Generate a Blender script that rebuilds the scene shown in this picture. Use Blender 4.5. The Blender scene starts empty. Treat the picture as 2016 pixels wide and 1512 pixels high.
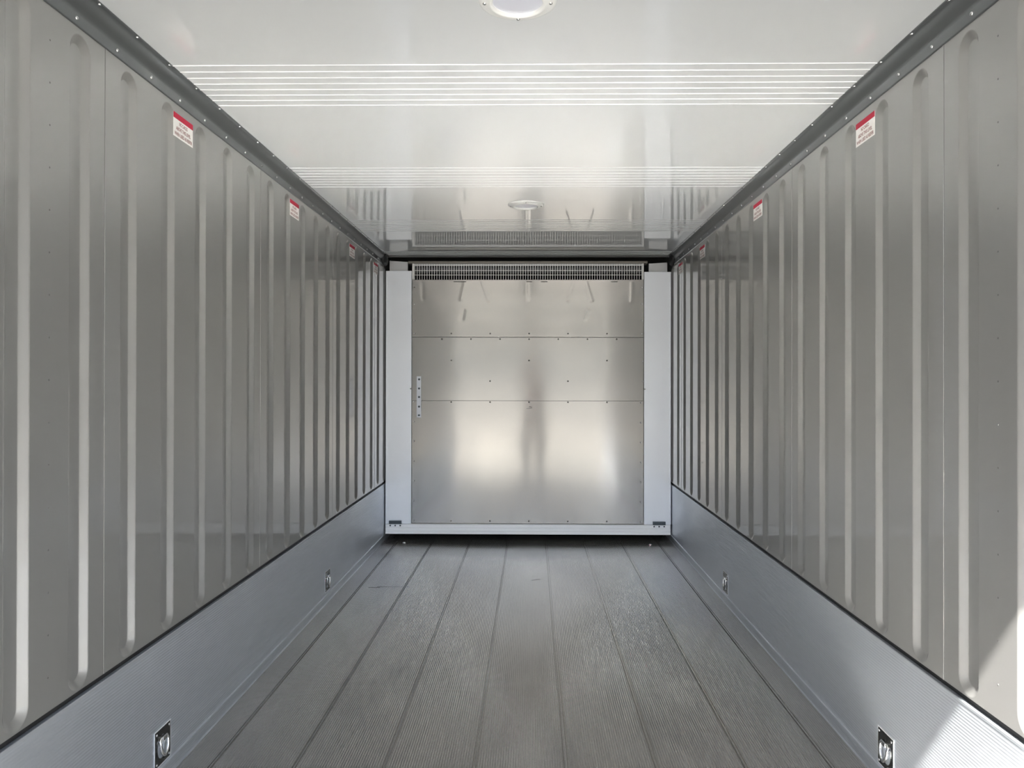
import bpy, bmesh, math, random
from mathutils import Vector, Matrix

# ---------------------------------------------------------------- camera, world, sun, exposure
S = bpy.context.scene
C = S.collection
XL, XR = -1.174, 1.116          # inner faces of the side walls
ZF, ZC = -0.035, 2.245          # floor tops, ceiling
Y0, YB = 0.568, 6.08            # door opening, face of the front sill
ZG = -0.33                      # yard level outside

cd = bpy.data.cameras.new('camera')
cam = bpy.data.objects.new('camera', cd); C.objects.link(cam)
R = Vector((0.99990532, 0.01366345, 0.00163038)); U = Vector((-0.00158786, -0.00312234, 0.99999386))
F = Vector((-0.01366846, 0.99990178, 0.00310035))
M = Matrix(((R.x, U.x, -F.x, 0), (R.y, U.y, -F.y, 0), (R.z, U.z, -F.z, 1.245), (0, 0, 0, 1)))
cam.matrix_world = M
cd.sensor_fit = 'HORIZONTAL'; cd.sensor_width = 36.0; cd.lens = 1500 / 2016 * 36
cd.shift_x = -17.9 / 2016; cd.shift_y = -11.5 / 2016
cd.clip_start = 0.02; cd.clip_end = 300
S.camera = cam

SUN = Vector((-0.33, -1.0, 1.287)).normalized()      # towards the sun
w = bpy.data.worlds.new('sky'); S.world = w; w.use_nodes = True
nt = w.node_tree; nt.nodes.clear()
wo = nt.nodes.new('ShaderNodeOutputWorld'); bg = nt.nodes.new('ShaderNodeBackground')
sk = nt.nodes.new('ShaderNodeTexSky'); sk.sky_type = 'NISHITA'; sk.sun_disc = False
sk.sun_elevation = math.asin(SUN.z); sk.sun_rotation = math.atan2(SUN.x, SUN.y)
sk.dust_density = 3.0; sk.air_density = 1.0
nt.links.new(sk.outputs[0], bg.inputs[0]); bg.inputs[1].default_value = 0.13
nt.links.new(bg.outputs[0], wo.inputs[0])

sl = bpy.data.lights.new('sun', 'SUN'); sl.energy = 17.5; sl.angle = math.radians(0.9); sl.color = (1.0, 0.965, 0.91)
so = bpy.data.objects.new('sun', sl); C.objects.link(so)
so.rotation_euler = SUN.to_track_quat('Z', 'Y').to_euler(); so.location = (-6, -8, 9)

S.view_settings.view_transform = 'Standard'; S.view_settings.look = 'None'
S.view_settings.gamma = 1; S.view_settings.use_curve_mapping = False
S.view_settings.exposure = 1.38
S.cycles.use_denoising = True
S.cycles.max_bounces = 14; S.cycles.diffuse_bounces = 6; S.cycles.glossy_bounces = 10
S.cycles.sample_clamp_indirect = 30; S.cycles.blur_glossy = 0.05

# ---------------------------------------------------------------- helpers
def tag(o, label=None, cat=None, group=None, kind=None):
    if label: o['label'] = label
    if cat: o['category'] = cat
    if group: o['group'] = group
    if kind: o['kind'] = kind
    return o

def obj(name, bm, mat, parent=None, smooth=False, loc=(0, 0, 0)):
    me = bpy.data.meshes.new(name); bm.normal_update(); bm.to_mesh(me); bm.free()
    if smooth:
        for p in me.polygons: p.use_smooth = True
    me.materials.append(mat)
    o = bpy.data.objects.new(name, me); C.objects.link(o); o.location = loc
    if parent: o.parent = parent
    return o

def empty(name, loc, label=None, cat=None, group=None):
    o = bpy.data.objects.new(name, None); C.objects.link(o); o.location = loc
    o.empty_display_size = 0.1
    return tag(o, label, cat, group)

def copy_tree(o, parent=None):
    kids = [c for c in C.objects if c.parent == o]
    c = o.copy(); C.objects.link(c); c.parent = parent
    for k in kids: copy_tree(k, c)
    return c

def box(bm, x0, x1, y0, y1, z0, z1):
    v = [bm.verts.new(p) for p in ((x0, y0, z0), (x1, y0, z0), (x1, y1, z0), (x0, y1, z0),
                                   (x0, y0, z1), (x1, y0, z1), (x1, y1, z1), (x0, y1, z1))]
    for f in ((3, 2, 1, 0), (4, 5, 6, 7), (0, 1, 5, 4), (1, 2, 6, 5), (2, 3, 7, 6), (3, 0, 4, 7)):
        bm.faces.new([v[i] for i in f])

def bbox(bm, x0, x1, y0, y1, z0, z1, b):
    t = bmesh.new(); box(t, x0, x1, y0, y1, z0, z1)
    bmesh.ops.bevel(t, geom=t.edges[:], offset=b, segments=2, affect='EDGES', profile=0.6)
    me = bpy.data.meshes.new('tmp'); t.to_mesh(me); t.free(); bm.from_mesh(me); bpy.data.meshes.remove(me)

def extrude_y(bm, prof, y0, y1, n=1, closed=False):
    """profile of (x,z) points swept along y"""
    rows = [[bm.verts.new((x, y0 + (y1 - y0) * k / n, z)) for x, z in prof] for k in range(n + 1)]
    m = len(prof)
    for k in range(n):
        for i in range(m if closed else m - 1):
            j = (i + 1) % m
            bm.faces.new((rows[k][i], rows[k][j], rows[k + 1][j], rows[k + 1][i]))
    if closed:
        bm.faces.new(list(reversed(rows[0]))); bm.faces.new(rows[-1])

def extrude_x(bm, prof, x0, x1):
    """closed profile of (y,z) points swept along x"""
    a = [bm.verts.new((x0, y, z)) for y, z in prof]; b = [bm.verts.new((x1, y, z)) for y, z in prof]
    m = len(prof)
    for i in range(m):
        j = (i + 1) % m
        bm.faces.new((a[i], a[j], b[j], b[i]))
    bm.faces.new(list(reversed(a))); bm.faces.new(b)
    bmesh.ops.recalc_face_normals(bm, faces=bm.faces[:])

def lathe(bm, prof, n, M=Matrix()):
    """profile of (r, h) about local z, transformed by M"""
    rings = []
    for r, h in prof:
        if r < 1e-6: rings.append([bm.verts.new(M @ Vector((0, 0, h)))])
        else: rings.append([bm.verts.new(M @ Vector((r * math.cos(2 * math.pi * i / n), r * math.sin(2 * math.pi * i / n), h))) for i in range(n)])
    for a, b in zip(rings, rings[1:]):
        for i in range(n):
            j = (i + 1) % n
            if len(a) == 1 and len(b) == 1: continue
            if len(a) == 1: bm.faces.new((a[0], b[i], b[j]))
            elif len(b) == 1: bm.faces.new((a[i], a[j], b[0]))
            else: bm.faces.new((a[i], a[j], b[j], b[i]))

def tube(bm, pts, r, n=8, closed=False):
    pts = [Vector(p) for p in pts]; m = len(pts); rings = []
    for i, p in enumerate(pts):
        a = pts[(i - 1) % m] if (closed or i > 0) else p
        b = pts[(i + 1) % m] if (closed or i < m - 1) else p
        t = (b - a).normalized()
        q = t.to_track_quat('Z', 'Y').to_matrix()
        rr = r[i] if isinstance(r, (list, tuple)) else r
        rings.append([bm.verts.new(p + q @ Vector((rr * math.cos(2 * math.pi * k / n), rr * math.sin(2 * math.pi * k / n), 0))) for k in range(n)])
    for i in range(m if closed else m - 1):
        a, b = rings[i], rings[(i + 1) % m]
        # align ring starts
        off = min(range(n), key=lambda s: (a[0].co - b[s].co).length)
        for k in range(n):
            l = (k + 1) % n
            bm.faces.new((a[k], a[l], b[(l + off) % n], b[(k + off) % n]))
    if not closed:
        bm.faces.new(list(reversed(rings[0]))); bm.faces.new(rings[-1])

# ---------------------------------------------------------------- materials
def mat(name, col, rough=0.5, metal=0.0, coat=0.0, coat_rough=0.05, spec=0.5, bumps=(), mott=None, rvar=None, coat_ior=1.5):
    m = bpy.data.materials.new(name); m.use_nodes = True
    n = m.node_tree; N = n.nodes; L = n.links
    b = N['Principled BSDF']
    b.inputs['Base Color'].default_value = (*col, 1); b.inputs['Roughness'].default_value = rough
    b.inputs['Metallic'].default_value = metal; b.inputs['Coat Weight'].default_value = coat
    b.inputs['Coat Roughness'].default_value = coat_rough; b.inputs['Specular IOR Level'].default_value = spec
    b.inputs['Coat IOR'].default_value = coat_ior
    tc = N.new('ShaderNodeTexCoord')
    def noise(scale, stretch=(1, 1, 1), detail=3):
        mp = N.new('ShaderNodeMapping'); L.new(tc.outputs['Object'], mp.inputs['Vector'])
        mp.inputs['Scale'].default_value = stretch
        t = N.new('ShaderNodeTexNoise'); t.inputs['Scale'].default_value = scale; t.inputs['Detail'].default_value = detail
        L.new(mp.outputs[0], t.inputs['Vector']); return t.outputs['Fac']
    prev = None
    for bp in bumps:   # (kind, scale, stretch, strength(distance))
        bn = N.new('ShaderNodeBump'); bn.inputs['Strength'].default_value = 1.0; bn.inputs['Distance'].default_value = bp[3]
        if bp[0] == 'noise': L.new(noise(bp[1], bp[2], 2), bn.inputs['Height'])
        else:              # fine parallel ribs along one axis, period in metres
            sp = N.new('ShaderNodeSeparateXYZ'); L.new(tc.outputs['Object'], sp.inputs[0])
            ml = N.new('ShaderNodeMath'); ml.operation = 'MULTIPLY'; ml.inputs[1].default_value = 2 * math.pi / bp[1]
            L.new(sp.outputs[bp[2]], ml.inputs[0])
            sn = N.new('ShaderNodeMath'); sn.operation = 'SINE'; L.new(ml.outputs[0], sn.inputs[0])
            L.new(sn.outputs[0], bn.inputs['Height'])
        if prev: L.new(prev, bn.inputs['Normal'])
        prev = bn.outputs['Normal']
    if prev: L.new(prev, b.inputs['Normal'])
    if mott:           # (scale, stretch, other colour, lo, hi)
        f = noise(mott[0], mott[1], 5)
        mr = N.new('ShaderNodeMapRange'); mr.inputs['From Min'].default_value = mott[3]; mr.inputs['From Max'].default_value = mott[4]
        L.new(f, mr.inputs['Value'])
        mx = N.new('ShaderNodeMix'); mx.data_type = 'RGBA'
        mx.inputs['A'].default_value = (*col, 1); mx.inputs['B'].default_value = (*mott[2], 1)
        L.new(mr.outputs[0], mx.inputs['Factor']); L.new(mx.outputs['Result'], b.inputs['Base Color'])
    if rvar:           # (scale, stretch, lo, hi)
        f = noise(rvar[0], rvar[1], 3)
        mr = N.new('ShaderNodeMapRange'); mr.inputs['From Min'].default_value = 0.3; mr.inputs['From Max'].default_value = 0.7
        mr.inputs['To Min'].default_value = rvar[2]; mr.inputs['To Max'].default_value = rvar[3]
        L.new(f, mr.inputs['Value']); L.new(mr.outputs[0], b.inputs['Roughness'])
    return m

m_wall = mat('grey_wall_steel', (0.385, 0.385, 0.375), 0.37, 0.66, coat=0.8, coat_rough=0.03,
             bumps=[('noise', 1.3, (1, 1, 0.6), 0.0018)])
m_ceil = mat('white_ceiling', (0.64, 0.665, 0.68), 0.45, 0.0, coat=1.0, coat_rough=0.03, coat_ior=2.0,
             bumps=[('noise', 1.0, (1, 1, 1), 0.003)])
m_skirt = mat('extruded_aluminium_kick', (0.64, 0.68, 0.74), 0.46, 0.75, bumps=[('rib', 0.009, 'Z', 0.00032), ('noise', 2.0, (1, 0.3, 1), 0.003)],
              rvar=(3, (1, 0.5, 2), 0.32, 0.45))
m_floor = mat('ribbed_aluminium_floor', (0.42, 0.42, 0.405), 0.28, 0.72, bumps=[('rib', 0.0085, 'X', 0.0005), ('noise', 2.5, (1, 0.4, 1), 0.002)],
              mott=(2.2, (1.3, 0.5, 1), (0.34, 0.34, 0.335), 0.48, 0.72), rvar=(2.0, (1.5, 0.4, 1), 0.15, 0.21))
m_cove = mat('grey_cove_trim', (0.21, 0.22, 0.23), 0.33, 0.75)
m_rivet = mat('rivet_steel', (0.75, 0.75, 0.76), 0.22, 1.0)
m_black = mat('black_seal_and_shade', (0.012, 0.012, 0.013), 0.6)  # thin seal line plus the shade of the kick-plate recess, as one black
m_seam = mat('seam_shadow_gap', (0.10, 0.10, 0.10), 0.6)
m_dark = mat('dark_cavity', (0.01, 0.011, 0.012), 0.7)
m_sheet = mat('bulkhead_aluminium_sheet', (0.44, 0.43, 0.41), 0.22, 1.0,
              bumps=[('noise', 1.1, (1, 1, 1), 0.004)], rvar=(1.5, (1, 1, 1), 0.12, 0.165))
_b = m_sheet.node_tree.nodes['Principled BSDF']; _t = m_sheet.node_tree.nodes.new('ShaderNodeTangent'); _t.direction_type = 'RADIAL'; _t.axis = 'Z'
m_sheet.node_tree.links.new(_t.outputs[0], _b.inputs['Tangent']); _b.inputs['Anisotropic'].default_value = 0.9; _b.inputs['Anisotropic Rotation'].default_value = 0.25
m_post = mat('pale_blue_grey_duct', (0.90, 0.94, 1.0), 0.30, 0.5, coat=0.2, coat_rough=0.1)
m_cap = mat('grey_duct_cap', (0.55, 0.56, 0.57), 0.4, 0.5)
m_joint = mat('joint_grey', (0.16, 0.16, 0.155), 0.5)
m_sheetrivet = mat('dull_rivet', (0.22, 0.21, 0.20), 0.35, 0.8)
m_sill = mat('bright_aluminium_sill', (0.93, 0.95, 0.98), 0.35, 0.3)
m_white = mat('sticker_white', (0.92, 0.92, 0.90), 0.6, spec=0.2)
m_red = mat('sticker_red', (0.50, 0.03, 0.065), 0.6, spec=0.2)
m_text = mat('sticker_dark_red_print', (0.22, 0.04, 0.05), 0.5)
m_chrome = mat('polished_ring_steel', (0.82, 0.82, 0.82), 0.12, 1.0)
m_dish = mat('dark_ring_plate', (0.085, 0.09, 0.09), 0.22, 0.9)
m_grille = mat('grille_wire', (0.80, 0.80, 0.79), 0.35, 0.4)
m_port = mat('white_plastic_ring', (0.80, 0.81, 0.80), 0.35, coat=0.3)
m_lens = mat('pale_lilac_cover', (0.62, 0.64, 0.72), 0.3, coat=0.4)
m_plate = mat('pale_strip_plate', (0.72, 0.75, 0.82), 0.35, 0.3)
m_vent = mat('dark_slotted_plate', (0.08, 0.10, 0.12), 0.4, 0.5)
m_header = mat('brown_grey_header', (0.20, 0.19, 0.17), 0.35, 0.6)
m_shell = mat('outer_shell_white', (0.75, 0.75, 0.74), 0.5)
m_ground = mat('pale_concrete_yard', (0.15, 0.14, 0.125), 0.85, mott=(0.4, (1, 1, 1), (0.125, 0.12, 0.105), 0.4, 0.7))
m_backdrop = mat('beige_backdrop', (0.85, 0.79, 0.68), 0.8)

# ---------------------------------------------------------------- side walls
GW, GD, GS = 0.046, 0.014, 0.024     # groove half width, depth, flank run
GC0, GP = 1.722, 0.2405
ZB, ZT = 0.440, 2.142                # groove ends
SEAMS = [0.874 + 1.2025 * i for i in range(5)]

def ring_pts(yc, zb, zt, wv, n=16):
    pts = []
    for i in range(n + 1):
        a = math.pi * i / n; pts.append((yc + wv * math.cos(a), zt + wv * math.sin(a), a, 1))
    for i in range(n + 1):
        a = math.pi + math.pi * i / n; pts.append((yc + wv * math.cos(a), zb + wv * math.sin(a), a, 0))
    return pts

def cell(bm, X, s, y0, y1, z0, z1, yc):
    """flat cell of wall with one stadium groove pressed into it; s=+1 means the recess goes to +x"""
    zb, zt = ZB + GW, ZT - GW
    base = ring_pts(yc, zb, zt, GW)
    outer = []
    for y, z, a, top in base:
        cz = zt if top else zb; dy, dz = math.cos(a), math.sin(a); t = 1e9
        if dy > 1e-9: t = min(t, (y1 - yc) / dy)
        if dy < -1e-9: t = min(t, (y0 - yc) / dy)
        if dz > 1e-9: t = min(t, (z1 - cz) / dz)
        if dz < -1e-9: t = min(t, (z0 - cz) / dz)
        outer.append([yc + dy * t, cz + dz * t])
    for cy, cz in ((y0, z0), (y1, z0), (y0, z1), (y1, z1)):
        k = min(range(len(outer)), key=lambda i: (outer[i][0] - cy) ** 2 + (outer[i][1] - cz) ** 2)
        outer[k] = [cy, cz]
    rings = [[bm.verts.new((X, y, z)) for y, z in outer]]
    for off, d in ((0, 0), (0.002, 0.0003), (0.0045, 0.0018), (0.0130, 0.0072), (0.0215, 0.0126), (0.0235, 0.0137), (GS + 0.001, GD)):
        pr = ring_pts(yc, zb, zt, GW - off)
        rings.append([bm.verts.new((X + s * d, p[0], p[1])) for p in pr])
    n = len(base); fl = []
    for a, b in zip(rings, rings[1:]):
        for i in range(n):
            j = (i + 1) % n
            fl.append(bm.faces.new((a[i], a[j], b[j], b[i])))
    fl.append(bm.faces.new(rings[-1]))
    for f in fl[:n]: f.smooth = False
    for f in fl[n:]: f.smooth = True
    return fl

def strip(bm, X, y0, y1, z0, z1, s):
    v = [bm.verts.new((X, a, b)) for a, b in ((y0, z0), (y1, z0), (y1, z1), (y0, z1))]
    bm.faces.new(v)

def side_wall(name, X, s):
    bm = bmesh.new()
    z0, z1 = 0.4375, ZC + 0.004
    ks = [k for k in range(-4, 19)]
    edges = [GC0 + GP * (k - 0.5) for k in ks] + [GC0 + GP * (ks[-1] + 0.5)]
    g = 0.0012
    for i, k in enumerate(ks):
        a, b = edges[i], edges[i + 1]
        ya, yb = a, b
        for sm in SEAMS:                         # a sheet joint: a hairline gap between two sheets
            if abs(sm - a) < 0.06: ya = sm + g
            if abs(sm - b) < 0.06: yb = sm - g
        cell(bm, X, s, ya, yb, z0, z1, GC0 + GP * k)
    strip(bm, X, Y0, edges[0], z0, z1, s)
    for f in bm.faces:
        pass
    bmesh.ops.recalc_face_normals(bm, faces=bm.faces[:])
    if s > 0: pass
    # outer shell of the insulated wall
    xo = X + s * 0.075
    xi = X + s * 0.020
    box(bm, min(xi, xo), max(xi, xo), Y0 - 0.03, 6.60, -0.30, 2.33)
    o = obj(name, bm, m_wall); tag(o, kind='structure')
    # joints between sheets: a raised hairline lip
    for sm in SEAMS:
        jb = bmesh.new()
        box(jb, min(X, X + s * 0.004), max(X, X + s * 0.004), sm - g, sm + g, z0, 2.16)
        obj('sheet_joint', jb, m_joint, o)
        jb = bmesh.new()
        x2 = X - s * 0.0012
        bbox(jb, min(X, x2), max(X, x2), sm + g, sm + g + 0.004, z0, 2.16, 0.0004)
        obj('joint_lip', jb, m_wall, o)
    # column of flush rivets between the first two grooves
    rv = bmesh.new(); Mx = Matrix.Rotation(-s * math.pi / 2, 4, 'Y')
    lathe(rv, [(0.0026, 0), (0.0022, 0.0005), (0.0, 0.0007)], 10, Mx)
    first = obj('rivet', rv, m_joint, o, True, (X, 1.838, 0.52))
    for k in range(1, 17):
        c = first.copy(); C.objects.link(c); c.location = (X, 1.838, 0.52 + 0.1035 * k)
    return o

wl = side_wall('wall_left', XL, -1)
wr = side_wall('wall_right', XR, 1)

# ---------------------------------------------------------------- floor
SEAMX = [-1.06, -0.782, -0.484, -0.186, 0.117, 0.417, 0.713, 1.000]
bm = bmesh.new()
prof = [(XL - 0.02, ZF)]
for sx in SEAMX:
    prof += [(sx - 0.0085, ZF), (sx - 0.0075, ZF - 0.005), (sx - 0.0045, ZF - 0.005), (sx - 0.0035, ZF + 0.0012), (sx + 0.0025, ZF + 0.0018),
             (sx + 0.0035, ZF - 0.004), (sx + 0.0062, ZF - 0.004), (sx + 0.0072, ZF)]
prof += [(XR + 0.02, ZF)]
extrude_y(bm, prof, Y0 - 0.02, 6.40)
box(bm, XL - 0.07, XR + 0.07, Y0 - 0.02, 6.55, -0.26, ZF - 0.012)
floor = obj('floor', bm, m_floor); tag(floor, kind='structure')
for x, y, ang, ln in ((-0.86, 4.72, 0.06, 0.19), (-0.97, 4.70, -0.02, 0.07), (0.03, 4.9, 0.4, 0.06)):
    b2 = bmesh.new(); box(b2, -ln / 2, ln / 2, -0.004, 0.004, 0, 0.0004)
    o = obj('scratch', b2, m_dish, floor, loc=(x, y, ZF + 0.0003)); o.rotation_euler = (0, 0, ang)

# ---------------------------------------------------------------- kick plates and the joint above, its recess shade put in as black
def skirt(name, X, s, tname):
    bm = bmesh.new(); i = -s              # i points into the room
    prof = [(X + s * 0.012, 0.4190), (X + i * 0.0, 0.4185), (X + i * 0.0012, 0.416), (X + i * 0.0012, 0.411), (X, 0.409), (X, 0.0175),
            (X + i * 0.0050, 0.0160), (X + i * 0.0056, 0.0125), (X + i * 0.0030, 0.0105), (X + i * 0.0005, -0.012), (X + i * 0.0002, -0.028), (X + i * 0.004, ZF - 0.001)]
    for a in range(1): extrude_y(bm, prof, Y0, YB + 0.35)
    o = obj(name, bm, m_skirt); tag(o, kind='structure')
    bm = bmesh.new()
    extrude_y(bm, [(X, 0.4390), (X + s * 0.010, 0.4385), (X + s * 0.010, 0.4195), (X + s * 0.012, 0.4188)], Y0, YB + 0.3)
    t = obj(tname, bm, m_black); tag(t, kind='structure')
    return o
bl = skirt('baseboard_left', XL, -1, 'trim_3'); br = skirt('baseboard_right', XR, 1, 'trim_4')

# ---------------------------------------------------------------- ceiling with its bands of ridges
bm = bmesh.new()
RC = [2.407 + 1.167 * g + 0.0502 * i for g in (-1, 0, 1, 2, 3) for i in range(8)]
RC = [y for y in RC if y < 6.2]
prof = [(Y0, ZC)]
for y in RC:
    prof += [(y - 0.0036, ZC), (y - 0.0022, ZC - 0.0016), (y, ZC - 0.0022), (y + 0.0022, ZC - 0.0016), (y + 0.0036, ZC)]
prof += [(6.065, ZC), (6.08, ZC + 0.004), (6.08, 2.33), (Y0, 2.33)]
extrude_x(bm, prof, XL - 0.01, XR + 0.01)
ceil = obj('ceiling', bm, m_ceil); tag(ceil, kind='structure')

# ---------------------------------------------------------------- cove trims
def cove(name, X, s):
    i = -s; bm = bmesh.new()
    pr = [(0.0, 2.1560), (0.0030, 2.1565), (0.0038, 2.160), (0.0038, 2.186), (0.0044, 2.1905), (0.0070, 2.1965), (0.0115, 2.2050), (0.0160, 2.2140), (0.0195, 2.2230),
          (0.0215, 2.2310), (0.0230, 2.2365), (0.0255, 2.2400), (0.0310, 2.2408), (0.0315, 2.2425), (0.0315, 2.2455)]
    extrude_y(bm, [(X + i * a, z) for a, z in pr], Y0, 6.04)
    bmesh.ops.recalc_face_normals(bm, faces=bm.faces[:])
    o = obj(name, bm, m_cove, smooth=True); tag(o, kind='structure')
    rv = bmesh.new(); lathe(rv, [(0.0058, 0), (0.0052, 0.0018), (0.0032, 0.0032), (0.0, 0.0037)], 12, Matrix.Rotation(i * math.pi / 2, 4, 'Y'))
    ra = obj('rivet', rv, m_rivet, o, True, (X + i * 0.0038, 0.98, 2.1755))
    rv = bmesh.new(); lathe(rv, [(0.0058, 0), (0.0052, 0.0018), (0.0032, 0.0032), (0.0, 0.0037)], 12, Matrix.Rotation(math.pi, 4, 'X'))
    rb = obj('rivet', rv, m_rivet, o, True, (X + i * 0.0268, 1.03, 2.2405))
    for k in range(1, 27):
        c = ra.copy(); C.objects.link(c); c.location = (X + i * 0.0038, 0.98 + 0.1921 * k, 2.1755)
        c = rb.copy(); C.objects.link(c); c.location = (X + i * 0.0268, 1.03 + 0.1944 * k, 2.2405)
    return o
cove('trim_1', XL, -1); cove('trim_2', XR, 1)

# ---------------------------------------------------------------- door end of the box, outside yard
bm = bmesh.new()
box(bm, XL - 0.12, XR + 0.12, Y0, Y0 + 0.08, ZC + 0.006, 2.45)
box(bm, XL - 0.12, XL, Y0 - 0.10, Y0 - 0.02, -0.30, ZC)
box(bm, XR, XR + 0.12, Y0 - 0.10, Y0 - 0.02, -0.30, ZC)
box(bm, XL - 0.12, XR + 0.12, Y0 - 0.10, Y0 - 0.02, ZG, ZF - 0.01)
t = obj('door_frame', bm, m_shell); tag(t, kind='structure'); t.name = 'door_1'
bm = bmesh.new(); box(bm, XL - 0.075, XR + 0.075, 6.45, 6.60, -0.30, 2.33)
box(bm, XL - 0.075, XR + 0.075, 6.07, 6.60, 2.33, 2.36)
t = obj('wall_back', bm, m_dark); tag(t, kind='structure')
bm = bmesh.new(); box(bm, -70, 70, -70, 40, ZG - 0.1, ZG)
t = obj('ground', bm, m_ground); tag(t, kind='structure')
bm = bmesh.new(); box(bm, -30, 26, -32, -24, ZG, 5.0)  # unseen building added to shape what the bulkhead and floor mirror
for k in range(28): box(bm, -30 + 2 * k, -29.9 + 2 * k, -24, -23.94, ZG, 4.9)
t = obj('backdrop', bm, m_backdrop)
tag(t, 'unseen beige ribbed warehouse across the yard behind the photographer', 'building')

# ---------------------------------------------------------------- front bulkhead
PY = YB + 0.012          # face of the aluminium sheets
bk = empty('bulkhead_panel', (-0.03, PY, 0.10), 'riveted aluminium bulkhead of three brushed sheets filling the far end', 'panel')
def rel(o, p):
    o.parent = p; o.matrix_parent_inverse = Matrix.Translation(p.location).inverted(); return o

def sheet(x0, x1, z0, z1, y, creases=(), res=0.012):
    bm = bmesh.new(); nx = max(2, int((x1 - x0) / res)); nz = max(2, int((z1 - z0) / res))
    g = []
    for j in range(nz + 1):
        row = []
        for i in range(nx + 1):
            x = x0 + (x1 - x0) * i / nx; z = z0 + (z1 - z0) * j / nz; d = 0
            for (ax, az, bx, bz, wd, h) in creases:
                vx, vz = bx - ax, bz - az; L2 = vx * vx + vz * vz
                t = max(0, min(1, ((x - ax) * vx + (z - az) * vz) / L2))
                q = (x - ax - t * vx) ** 2 + (z - az - t * vz) ** 2
                d += h * math.exp(-q / (2 * wd * wd))
            row.append(bm.verts.new((x, y + d, z)))
        g.append(row)
    for j in range(nz):
        for i in range(nx): bm.faces.new((g[j][i], g[j][i + 1], g[j + 1][i + 1], g[j + 1][i]))
    # folded edges back
    for edge, dz in ((g[0], -1), (g[-1], 1)):
        bk2 = [bm.verts.new((v.co.x, v.co.y + 0.01, v.co.z)) for v in edge]
        for i in range(nx):
            f = (edge[i], edge[i + 1], bk2[i + 1], bk2[i]) if dz > 0 else (edge[i + 1], edge[i], bk2[i], bk2[i + 1])
            bm.faces.new(f)
    return bm
SX0, SX1 = -0.957, 0.893
cr = [(-0.875, 2.02, -0.872, 1.90, 0.011, 0.0007), (-0.535, 2.03, -0.565, 1.895, 0.010, -0.0008), (-0.395, 2.03, -0.345, 1.885, 0.010, -0.0008),
      (-0.032, 2.04, -0.030, 1.89, 0.009, 0.0007), (0.335, 2.04, 0.290, 1.89, 0.010, -0.0008), (0.435, 2.03, 0.480, 1.885, 0.010, -0.0008),
      (0.800, 2.03, 0.798, 1.88, 0.011, -0.0008), (-0.545, 1.80, -0.555, 1.74, 0.012, 0.0007), (0.455, 1.80, 0.43, 1.74, 0.012, 0.0007)]
a = rel(obj('upper_sheet', sheet(SX0, SX1, 1.591, 2.048, PY - 0.004, cr, 0.006), m_sheet, smooth=True), bk)
rel(obj('middle_sheet', sheet(SX0, SX1, 1.0845, 1.589, PY - 0.001, (), 0.05), m_sheet), bk)
rel(obj('lower_sheet', sheet(SX0, SX1, 0.103, 1.0815, PY - 0.0015, (), 0.05), m_sheet), bk)
b2 = bmesh.new(); box(b2, SX0, SX1, PY + 0.004, PY + 0.02, 0.10, 2.045)
rel(obj('backing', b2, m_seam), bk)
b2 = bmesh.new(); bbox(b2, SX0, SX1, PY - 0.006, PY - 0.002, 2.042, 2.0505, 0.001)
rel(obj('top_flange', b2, m_sheet), bk)
# rivets on the sheets
def P(px, py):     # metres on the sill plane
    return (px - 1044.3) / 246.9, 1.245 + (748.4 - py) / 246.9
rp = []
for y in (1.988 + 0.001, 1.857, 1.725, 1.620): rp.append((-0.938, y)); rp.append((0.878, y))
for k in range(7): rp.append((-0.940, 1.075 - 0.1585 * k)); rp.append((0.872, 1.070 - 0.1585 * k))
for k in range(7): rp.append((-0.718 + 0.2328 * k, 1.576))
for k in range(5): rp.append((-0.642 + 0.311 * k, 1.620)); rp.append((-0.642 + 0.311 * k, 1.072)); rp.append((-0.642 + 0.311 * k, 0.122))
for k in range(3): rp.append((-0.642 + 0.622 * k, 1.405))
for k in range(2): rp.append((-0.331 + 0.622 * k, 1.240))
rp += [(0.888, 1.40), (0.888, 1.24)]
rb = bmesh.new(); lathe(rb, [(0.0062, 0), (0.0052, 0.0020), (0.003, 0.0032), (0, 0.0036)], 12, Matrix.Rotation(math.pi / 2, 4, 'X'))
r0 = obj('rivet', rb, m_sheetrivet, None, True)
for n, (x, z) in enumerate(rp):
    c = r0 if n == 0 else r0.copy()
    if n: C.objects.link(c)
    if abs(x) > 0.85:
        if n: c.data = rlight
        else: rlight = c.data.copy(); rlight.materials.clear(); rlight.materials.append(m_rivet)
    c.parent = bk; c.location = (x - bk.location.x, -0.0045, z - bk.location.z)
# dark slots under the grille
for x, ln in ((-0.575, 0.10), (-0.02, 0.045), (0.66, 0.05), (0.10, 0.05)):
    b2 = bmesh.new(); box(b2, x - ln / 2, x + ln / 2, PY - 0.0048, PY - 0.0038, 2.032, 2.038)
    rel(obj('slot', b2, m_seam), bk)
# small pale curl on the lower sheet
b2 = bmesh.new(); tube(b2, [(-0.040, PY - 0.003, 1.022), (-0.02, PY - 0.003, 1.024), (0.004, PY - 0.003, 1.025), (-0.002, PY - 0.003, 1.036), (-0.02, PY - 0.003, 1.037)], 0.0022, 6)
rel(obj('pale_curl', b2, m_rivet), bk)

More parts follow.
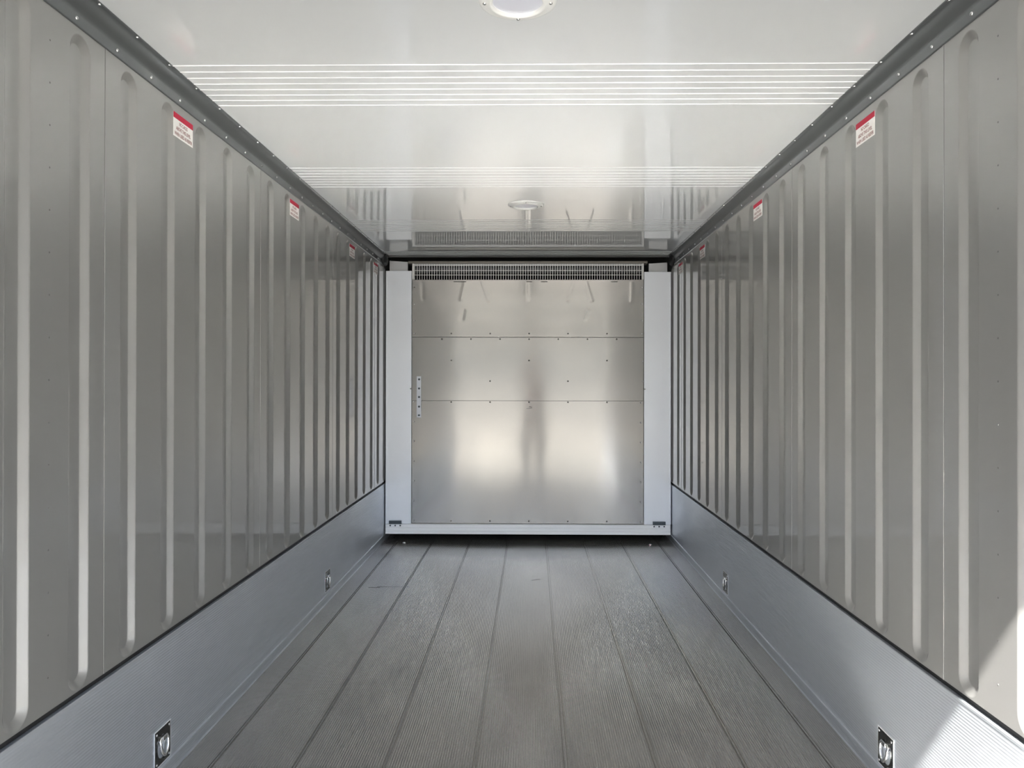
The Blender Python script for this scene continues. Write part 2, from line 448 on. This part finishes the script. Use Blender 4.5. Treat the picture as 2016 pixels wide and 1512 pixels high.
# perforated strip plate on the left of the sheets
st = empty('strip_plate', (-0.900, PY - 0.006, 1.112), 'narrow pale strip plate with five screws on the left edge of the riveted bulkhead', 'plate')
b2 = bmesh.new(); bbox(b2, -0.918, -0.882, PY - 0.010, PY - 0.0045, 0.948, 1.278, 0.0012)
rel(obj('plate', b2, m_plate), st)
for z in (1.253, 1.180, 1.112, 1.035, 0.966):
    b2 = bmesh.new(); lathe(b2, [(0.0085, 0), (0.0085, 0.002), (0.006, 0.0035), (0, 0.0038)], 12, Matrix.Translation((-0.899, PY - 0.010, z)) @ Matrix.Rotation(math.pi / 2, 4, 'X'))
    rel(obj('screw', b2, m_vent, None, True), st)

# sill beam across the foot of the bulkhead
sb = empty('sill_beam', (-0.03, YB, 0.02), 'bright ribbed aluminium sill beam across the foot of the bulkhead', 'beam')
b2 = bmesh.new(); y = YB - 0.012
pr = [(y, 0.0195), (y - 0.003, 0.022), (y - 0.003, 0.043), (y + 0.008, 0.0440), (y + 0.008, 0.0480), (y - 0.003, 0.049), (y - 0.003, 0.071),
      (y + 0.006, 0.0715), (y + 0.006, 0.0750), (y - 0.003, 0.0755), (y - 0.003, 0.097), (y, 0.0995), (YB + 0.05, 0.0995), (YB + 0.05, 0.0195)]
extrude_x(b2, pr, -1.163, 1.105)
rel(obj('beam', b2, m_sill), sb)
for sgn, xc in ((-1, -1.085), (1, 1.015)):
    b2 = bmesh.new()
    for k in range(3): bbox(b2, xc - 0.050, xc + 0.050, YB - 0.024, YB - 0.006, 0.1000 + 0.0095 * k, 0.1068 + 0.0095 * k, 0.0008)
    box(b2, xc - 0.049, xc + 0.049, YB - 0.019, YB - 0.006, 0.100, 0.1255)
    rel(obj('slotted_plate', b2, m_vent), sb)
    for k in (-1, 0, 1):
        b2 = bmesh.new(); lathe(b2, [(0.0065, 0), (0.0060, 0.002), (0, 0.003)], 12, Matrix.Translation((xc + 0.040 * k, YB - 0.015, 0.087)) @ Matrix.Rotation(math.pi / 2, 4, 'X'))
        rel(obj('screw', b2, m_vent, None, True), sb)

# side ducts (pale posts either side)
def post(x0, x1, z1, cx0, cx1, cz, outer, label):
    p = empty('side_duct', ((x0 + x1) / 2, YB, 0.1005), label, 'duct', 'pale side ducts of the bulkhead')
    b2 = bmesh.new(); bbox(b2, x0, x1, YB - 0.004, YB + 0.055, 0.1005, z1, 0.002)
    rel(obj('cover', b2, m_post), p)
    e = 0.012
    a, b = (x0 - 0.0, x0 + e) if outer < 0 else (x1 - e, x1)
    b2 = bmesh.new(); bbox(b2, a + 0.0015, b - 0.0015, YB - 0.008, YB - 0.003, 0.105, z1 - 0.004, 0.001)
    rel(obj('edge_fold', b2, m_post), p)
    b2 = bmesh.new(); zt = cz
    v = [b2.verts.new(q) for q in ((cx0, YB + 0.044, z1 - 0.006), (cx1, YB + 0.044, z1 - 0.006), (cx1, YB + 0.075, z1 - 0.006), (cx0, YB + 0.075, z1 - 0.006),
                                   (cx0, YB + 0.044, zt + (0.004 if outer < 0 else -0.006)), (cx1, YB + 0.044, zt + (-0.006 if outer < 0 else 0.004)),
                                   (cx1, YB + 0.075, zt), (cx0, YB + 0.075, zt))]
    for f in ((3, 2, 1, 0), (4, 5, 6, 7), (0, 1, 5, 4), (1, 2, 6, 5), (2, 3, 7, 6), (3, 0, 4, 7)): b2.faces.new([v[i] for i in f])
    rel(obj('cap', b2, m_cap), p)
    xs = x1 - 0.006 if outer < 0 else x0 + 0.006
    b2 = bmesh.new(); lathe(b2, [(0.006, 0), (0.0055, 0.004), (0, 0.006)], 12, Matrix.Translation((xs, YB - 0.004, 1.178)) @ Matrix.Rotation(math.pi / 2, 4, 'X'))
    rel(obj('screw', b2, m_rivet, None, True), p)
post(-1.166, -0.960, 2.121, -1.145, -0.999, 2.204, -1, 'pale grey sheet-metal duct post left of the riveted bulkhead')
post(0.896, 1.110, 2.112, 0.940, 1.087, 2.190, 1, 'pale grey sheet-metal duct post right of the riveted bulkhead')

# intake grille
gr = empty('air_grille', (-0.03, YB, 2.056), 'long fine wire air grille across the top of the bulkhead', 'grille')
b2 = bmesh.new(); nb = 92
for k in range(nb + 1):
    x = -0.935 + (0.877 + 0.935) * k / nb
    box(b2, x - 0.0017, x + 0.0017, YB - 0.003, YB + 0.0005, 2.0515, 2.176)
rel(obj('bars', b2, m_grille), gr)
for z in (2.088, 2.124):
    b2 = bmesh.new(); box(b2, -0.945, 0.880, YB + 0.0005, YB + 0.004, z - 0.0017, z + 0.0017); rel(obj('cross_wire', b2, m_grille), gr)
for a, b in ((-0.955, -0.941), (0.881, 0.892)):
    b2 = bmesh.new(); bbox(b2, a, b, YB - 0.006, YB + 0.02, 2.0515, 2.178, 0.001); rel(obj('end_frame', b2, m_grille), gr)
b2 = bmesh.new(); bbox(b2, -0.945, 0.885, YB + 0.006, YB + 0.012, 2.160, 2.178, 0.001); rel(obj('top_rail', b2, m_cap), gr)
b2 = bmesh.new()
extrude_x(b2, [(YB + 0.05, 2.158), (YB + 0.075, 2.118), (YB + 0.09, 2.110), (YB + 0.09, 2.158)], -0.945, 0.885)
rel(obj('baffle', b2, m_cove), gr)
# header rail between grille and ceiling
b2 = bmesh.new()
extrude_x(b2, [(YB + 0.02, 2.179), (YB + 0.012, 2.182), (YB + 0.012, 2.199), (YB + 0.02, 2.203), (YB + 0.09, 2.203), (YB + 0.09, 2.179)], -0.990, 0.925)
t = obj('header_rail', b2, m_header); tag(t, 'dark brown-grey rail between the wire grille and the ceiling', 'rail')
# black blocks filling the dark corner gaps where ceiling, wall and bulkhead meet
for s, X, lab in ((1, XL, 'black block filling the dark corner gap at the top left of the bulkhead'), (-1, XR, 'black block filling the dark corner gap at the top right of the bulkhead')):
    b2 = bmesh.new()
    random.seed(5 + s)
    bmesh.ops.create_icosphere(b2, subdivisions=3, radius=0.5)
    for v in b2.verts:
        k = 1 + 0.12 * random.uniform(-1, 1)
        v.co = Vector((X + s * 0.012 + v.co.x * 0.046 * k, 6.005 + v.co.y * 0.14, 2.200 + v.co.z * 0.10 * k))
        v.co.x = max(v.co.x, X + 0.001) if s > 0 else min(v.co.x, X - 0.001)
        v.co.z = min(v.co.z, ZC - 0.001)
    t = obj('corner_block', b2, m_black, None, True); tag(t, lab, 'sealant', 'black corner blocks beside the bulkhead')

# ---------------------------------------------------------------- stickers
def text_mesh(lines):
    me = bmesh.new()
    for txt, z, h, wd in lines:
        cu = bpy.data.curves.new('t', 'FONT'); cu.body = txt; cu.size = 1.0; cu.align_x = 'CENTER'; cu.extrude = 0.0; cu.offset = 0.018
        o = bpy.data.objects.new('t', cu); C.objects.link(o); bpy.context.view_layer.update()
        m = bpy.data.meshes.new_from_object(o.evaluated_get(bpy.context.evaluated_depsgraph_get()))
        xs = [v.co.x for v in m.vertices]; ys = [v.co.y for v in m.vertices]
        wx = max(xs) - min(xs); hy = max(ys) - min(ys); cx = (max(xs) + min(xs)) / 2; cy = min(ys)
        for v in m.vertices:
            v.co = Vector(((v.co.x - cx) / wx * wd, (v.co.y - cy) / hy * h + z, 0))
        me.from_mesh(m)
        bpy.data.objects.remove(o); bpy.data.curves.remove(cu); bpy.data.meshes.remove(m)
    return me
def to_local(bm):     # text lies in local x/y -> local x (along wall) / z (up), facing -y
    for v in bm.verts: v.co = Vector((v.co.x, -0.0011, v.co.y))
    return bm
SW, SH = 0.143, 0.079
stk = empty('sticker', (0, 0, 0))
b2 = bmesh.new(); box(b2, -SW / 2, SW / 2, -0.0006, 0.0, 0, SH); obj('label_sheet', b2, m_white, stk)
b2 = bmesh.new(); box(b2, -SW / 2, SW / 2, -0.0009, -0.0006, SH * 0.76, SH); obj('red_band', b2, m_red, stk)
obj('lettering', to_local(text_mesh([('NO CARGO', SH * 0.54, SH * 0.15, SW * 0.42), ('ABOVE THIS LEVEL', SH * 0.31, SH * 0.15, SW * 0.74),
                                     ('WHEN USED AS REEFER', SH * 0.07, SH * 0.15, SW * 0.90)])), m_text, stk)
ordn = ['nearest the door', 'second from the door', 'third from the door', 'closest to the bulkhead']
n = 0
for side, X, ys in (('left', XL, (2.547, 3.750, 4.962, 5.720)), ('right', XR, (2.564, 3.775, 4.998, 5.722))):
    for k, y in enumerate(ys):
        o = stk if n == 0 else copy_tree(stk)
        n += 1
        o.location = (X, y, 2.0475); o.rotation_euler = (0, 0, math.pi / 2 if side == 'left' else -math.pi / 2)
        tag(o, 'red and white cargo-limit sticker high on the %s wall, %s' % (side, ordn[k]), 'sticker', 'cargo-limit stickers along the walls')

# ---------------------------------------------------------------- lashing rings
def make_ring():
    t = empty('lashing_ring', (0, 0, 0))
    # local: x along wall, z up, -y into the room
    b2 = bmesh.new(); n = 40; W, H, CRN = 0.050, 0.056, 0.008
    out = []
    for i in range(n):
        a = 2 * math.pi * (i + 0.5) / n; c, s_ = math.cos(a), math.sin(a)
        k = 1 / max(abs(c) / W, abs(s_) / H); out.append((max(-W + 0, min(W, c * k)), s_ * k))
    loops = []
    for f, y in ((1.0, 0.0), (1.0, -0.0018), (0.96, -0.0024)):
        loops.append([b2.verts.new((x * f, y, z * f)) for x, z in out])
    for rr, y in ((0.0335, -0.0024), (0.031, 0.001), (0.026, 0.008), (0.015, 0.013), (0.006, 0.0142)):
        loops.append([b2.verts.new((rr * 1.05 * math.cos(2 * math.pi * (i + 0.5) / n), y, rr * 1.15 * math.sin(2 * math.pi * (i + 0.5) / n) - 0.004)) for i in range(n)])
    for a, b in zip(loops, loops[1:]):
        for i in range(n): b2.faces.new((a[i], a[(i + 1) % n], b[(i + 1) % n], b[i]))
    b2.faces.new(loops[-1])
    bmesh.ops.recalc_face_normals(b2, faces=b2.faces[:])
    obj('recessed_plate', b2, m_dish, t)
    b2 = bmesh.new(); pts = []
    for i in range(29):                       # the D: straight bar on top, bow below
        a = math.pi + math.pi * i / 28; pts.append((0.024 * math.cos(a), -0.0065 - 0.004 * math.sin(a) * -1, 0.010 + 0.040 * math.sin(a)))
    pts += [(0.024, -0.004, 0.018), (0.019, -0.004, 0.024), (-0.019, -0.004, 0.024), (-0.024, -0.004, 0.018)]
    tube(b2, pts, 0.0050, 10, True); obj('ring', b2, m_chrome, t, True)
    b2 = bmesh.new(); bbox(b2, -0.015, 0.015, -0.011, 0.002, 0.017, 0.031, 0.003); obj('clamp', b2, m_chrome, t)
    for x in (-0.041, 0.041):
        for z in (-0.047, 0.047):
            b2 = bmesh.new(); lathe(b2, [(0.0042, 0), (0.0036, 0.0016), (0, 0.0024)], 12, Matrix.Translation((x, -0.0024, z)) @ Matrix.Rotation(math.pi / 2, 4, 'X'))
            obj('rivet', b2, m_rivet, t, True)
    b2 = bmesh.new()                           # bright lip of the cut-out round the plate
    e = 0.0035
    for q in ((-W - e, -W, -H - e, H + e), (W, W + e, -H - e, H + e)): box(b2, q[0], q[1], -0.0012, 0, q[2], q[3])
    for q in ((-W, W, H, H + e), (-W, W, -H - e, -H)): box(b2, q[0], q[1], -0.0012, 0, q[2], q[3])
    obj('rim', b2, m_sill, t)
    return t
ring = make_ring(); n = 0
for side, X, y, z, lab in (('left', XL, 2.414, 0.084, 'chrome lashing ring in a recessed plate low on the left kick plate, nearer the door'),
                           ('left', XL, 4.378, 0.092, 'chrome lashing ring in a recessed plate low on the left kick plate, farther in'),
                           ('right', XR, 2.414, 0.082, 'chrome lashing ring in a recessed plate low on the right kick plate, nearer the door'),
                           ('right', XR, 4.392, 0.087, 'chrome lashing ring in a recessed plate low on the right kick plate, farther in')):
    o = ring if n == 0 else copy_tree(ring); n += 1
    i = 1 if side == 'left' else -1
    o.location = (X + i * 0.0145, y, z); o.rotation_euler = (0, 0, i * math.pi / 2)
    o.location.x = X + i * 0.0005
    tag(o, lab, 'lashing ring', 'lashing rings along the kick plates')

# ---------------------------------------------------------------- ceiling ports
def port():
    t = empty('ceiling_port', (0, 0, 0)); D = Matrix.Rotation(math.pi, 4, 'X')
    b2 = bmesh.new(); lathe(b2, [(0.104, -0.001), (0.102, 0.004), (0.094, 0.0075), (0.080, 0.009), (0.074, 0.0135), (0.069, 0.0135), (0.066, 0.009), (0.066, 0.0)], 64, D)
    obj('ring_frame', b2, m_port, t, True)
    b2 = bmesh.new(); lathe(b2, [(0.067, 0.004), (0.05, 0.0050), (0.0, 0.0055)], 48, D); obj('cover', b2, m_lens, t, True)
    for k in range(4):
        a = math.pi / 2 * k
        b2 = bmesh.new(); lathe(b2, [(0.0052, 0), (0.0050, 0.003), (0.003, 0.0045), (0, 0.0045)], 12, Matrix.Translation((0.087 * math.cos(a), 0.087 * math.sin(a), -0.0070)) @ D)
        obj('screw', b2, m_rivet, t, True)
    return t
pt = port(); pt.location = (-0.038, 2.0, ZC)
tag(pt, 'round white ring-framed cover on the ceiling, cut by the top of the picture', 'ceiling port', 'round covers on the ceiling')
p2 = copy_tree(pt); p2.location = (-0.033, 4.33, ZC)
tag(p2, 'small-looking round white ring-framed cover on the ceiling near the bulkhead', 'ceiling port', 'round covers on the ceiling')

# ---------------------------------------------------------------- floor bolts
bb = bmesh.new(); lathe(bb, [(0.014, 0), (0.0135, 0.003), (0.009, 0.006), (0.0, 0.0075)], 20)
b1 = obj('floor_bolt', bb, m_rivet, None, True, (-1.000, 5.995, ZF)); tag(b1, 'round bolt head on the floor at the left end of the sill beam', 'bolt', 'floor bolts before the sill')
b3 = b1.copy(); C.objects.link(b3); b3.location = (0.930, 5.965, ZF); tag(b3, 'round bolt head on the floor at the right end of the sill beam', 'bolt', 'floor bolts before the sill')
# ---------------------------------------------------------------- photographer on the yard, just behind the lens
m_skin = mat('skin', (0.56, 0.36, 0.27), 0.5)
m_jack = mat('dark_jacket_cloth', (0.035, 0.04, 0.055), 0.85)
m_trou = mat('dark_grey_trouser_cloth', (0.05, 0.055, 0.07), 0.85)
m_shoe = mat('black_shoe', (0.02, 0.02, 0.02), 0.5)
m_hair = mat('dark_brown_hair', (0.03, 0.02, 0.014), 0.7)
m_phone = mat('black_phone', (0.015, 0.015, 0.017), 0.2)
m_eye = mat('eye_white', (0.8, 0.8, 0.78), 0.3)

def skinned(name, verts, edges, root, material, parent, sub=2):
    me = bpy.data.meshes.new(name); me.from_pydata([v[0] for v in verts], edges, [])
    o = bpy.data.objects.new(name, me); C.objects.link(o)
    sm = o.modifiers.new('skin', 'SKIN'); sm.use_smooth_shade = True
    lay = me.skin_vertices[0].data if me.skin_vertices else None
    if lay is None:
        bpy.context.view_layer.update(); lay = me.skin_vertices[0].data
    for i, v in enumerate(verts):
        r = v[1]; lay[i].radius = r if isinstance(r, tuple) else (r, r); lay[i].use_root = (i == root)
    ss = o.modifiers.new('sub', 'SUBSURF'); ss.levels = sub; ss.render_levels = sub
    bpy.context.view_layer.update()
    m2 = bpy.data.meshes.new_from_object(o.evaluated_get(bpy.context.evaluated_depsgraph_get()))
    bpy.data.objects.remove(o); bpy.data.meshes.remove(me)
    for p in m2.polygons: p.use_smooth = True
    m2.materials.clear(); m2.materials.append(material); m2.name = name
    o = bpy.data.objects.new(name, m2); C.objects.link(o)
    if parent: o.parent = parent
    return o

PX, PYY = 0.02, -0.46
def body_graph(arms=True):
    V, E = [], []
    def add(p, r, prev=None):
        V.append(((p[0] + PX, p[1] + PYY, p[2]), r))
        if prev is not None: E.append((prev, len(V) - 1))
        return len(V) - 1
    pel = add((0, 0, 0.60), (0.145, 0.105))
    wst = add((0, 0.0, 0.76), (0.130, 0.100), pel); ch = add((0, -0.01, 0.93), (0.155, 0.115), wst)
    uc = add((0, -0.015, 1.06), (0.130, 0.095), ch); nk = add((0, 0.0, 1.15), 0.055, uc)
    jaw = add((0, 0.025, 1.215), (0.062, 0.070), nk); hd = add((0, 0.025, 1.30), (0.078, 0.094), jaw); tp = add((0, 0.015, 1.385), (0.055, 0.065), hd)
    for s in (-1, 1):
        hp = add((s * 0.095, 0, 0.52), 0.090, pel); kn = add((s * 0.115, 0.015, 0.14), 0.058, hp)
        cf = add((s * 0.120, -0.005, 0.02), 0.056, kn); an = add((s * 0.125, -0.01, -0.24), 0.038, cf)
        hl = add((s * 0.128, 0.03, -0.295), (0.038, 0.026), an); add((s * 0.140, 0.14, -0.305), (0.036, 0.018), hl)
        sh = add((s * 0.185, -0.005, 1.045), 0.055, uc); el = add((s * 0.270, 0.10, 0.885), 0.042, sh)
        fa = add((s * 0.215, 0.22, 1.02), 0.038, el); wr = add((s * 0.115, 0.335, 1.190), 0.026, fa)
        pm = add((s * 0.098, 0.375, 1.232), (0.030, 0.020), wr)
        for k, (dz, ln) in enumerate(((0.030, 0.068), (0.010, 0.075), (-0.010, 0.070), (-0.030, 0.056))):   # fingers wrap the back of the phone
            a = add((s * 0.098, 0.402, 1.242 + dz), 0.0095, pm); b_ = add((s * 0.094, 0.428, 1.244 + dz * 0.95), 0.0085, a)
            add((s * (0.080 - ln * 0.75), 0.4345, 1.246 + dz * 0.9), 0.0075, b_)
        t1 = add((s * 0.086, 0.375, 1.262), 0.0115, pm); add((s * 0.058, 0.3985, 1.258), 0.0080, t1)
    return V, E
V, E_ = body_graph()
person = skinned('person', V, E_, 0, m_skin, None)
tag(person, 'person in dark jacket and trousers photographing from the open door, seen mirrored in the bulkhead', 'person')
def sub_graph(pts, edges, name, m, sub=2):
    return skinned(name, [((p[0] + PX, p[1] + PYY, p[2]), r) for p, r in pts], edges, 0, m, person, sub)
pts = [((0, 0, 0.52), (0.180, 0.135)), ((0, 0, 0.76), (0.146, 0.116)), ((0, -0.01, 0.93), (0.172, 0.132)), ((0, -0.015, 1.06), (0.145, 0.110)), ((0, -0.004, 1.13), (0.072, 0.070))]
ed = [(0, 1), (1, 2), (2, 3), (3, 4)]
for s in (-1, 1):
    n0 = len(pts)
    pts += [((s * 0.188, -0.005, 1.047), 0.068), ((s * 0.272, 0.10, 0.885), 0.056), ((s * 0.215, 0.22, 1.02), 0.050), ((s * 0.128, 0.320, 1.168), 0.037)]
    ed += [(3, n0), (n0, n0 + 1), (n0 + 1, n0 + 2), (n0 + 2, n0 + 3)]
sub_graph(pts, ed, 'jacket', m_jack)
pts = [((0, 0, 0.60), (0.165, 0.122))]; ed = []
for s in (-1, 1):
    n0 = len(pts)
    pts += [((s * 0.095, 0, 0.50), 0.104), ((s * 0.115, 0.015, 0.14), 0.074), ((s * 0.120, -0.005, 0.0), 0.070), ((s * 0.125, -0.01, -0.262), 0.058)]
    ed += [(0, n0), (n0, n0 + 1), (n0 + 1, n0 + 2), (n0 + 2, n0 + 3)]
sub_graph(pts, ed, 'trousers', m_trou)
for s in (-1, 1):
    sub_graph([((s * 0.126, -0.035, -0.280), (0.042, 0.042)), ((s * 0.132, 0.06, -0.292), (0.046, 0.034)), ((s * 0.142, 0.16, -0.300), (0.040, 0.026))], [(0, 1), (1, 2)], 'shoe', m_shoe)
b2 = bmesh.new(); bmesh.ops.create_icosphere(b2, subdivisions=4, radius=1.0)
for v in b2.verts:
    c = v.co.copy(); lim = 0.15 if c.y > 0.1 else -0.45
    if c.z < lim: c.z = lim + (c.z - lim) * 0.12; c.x *= 0.9; c.y *= 0.9
    v.co = Vector((PX + c.x * 0.088, PYY + 0.012 + c.y * 0.106, 1.322 + c.z * 0.098))
obj('hair', b2, m_hair, person, True)
b2 = bmesh.new(); bmesh.ops.create_icosphere(b2, subdivisions=2, radius=1.0)
for v in b2.verts: v.co = Vector((PX + v.co.x * 0.013, PYY + 0.120 + v.co.y * 0.016, 1.275 + v.co.z * 0.024))
obj('nose', b2, m_skin, person, True)
for s in (-1, 1):
    b2 = bmesh.new(); bmesh.ops.create_icosphere(b2, subdivisions=2, radius=0.012)
    for v in b2.verts: v.co += Vector((PX + s * 0.032, PYY + 0.107, 1.300))
    obj('eye', b2, m_eye, person, True)
    b2 = bmesh.new(); bmesh.ops.create_icosphere(b2, subdivisions=2, radius=1)
    for v in b2.verts: v.co = Vector((PX + s * 0.082 + v.co.x * 0.010, PYY + 0.02 + v.co.y * 0.020, 1.285 + v.co.z * 0.032))
    obj('ear', b2, m_skin, person, True)
b2 = bmesh.new(); bbox(b2, PX - 0.072, PX + 0.072, -0.0445, -0.0365, 1.208, 1.280, 0.004)
t = obj('phone', b2, m_phone); tag(t, 'black phone held up in landscape by the person at the open door', 'phone')

print('scene built')
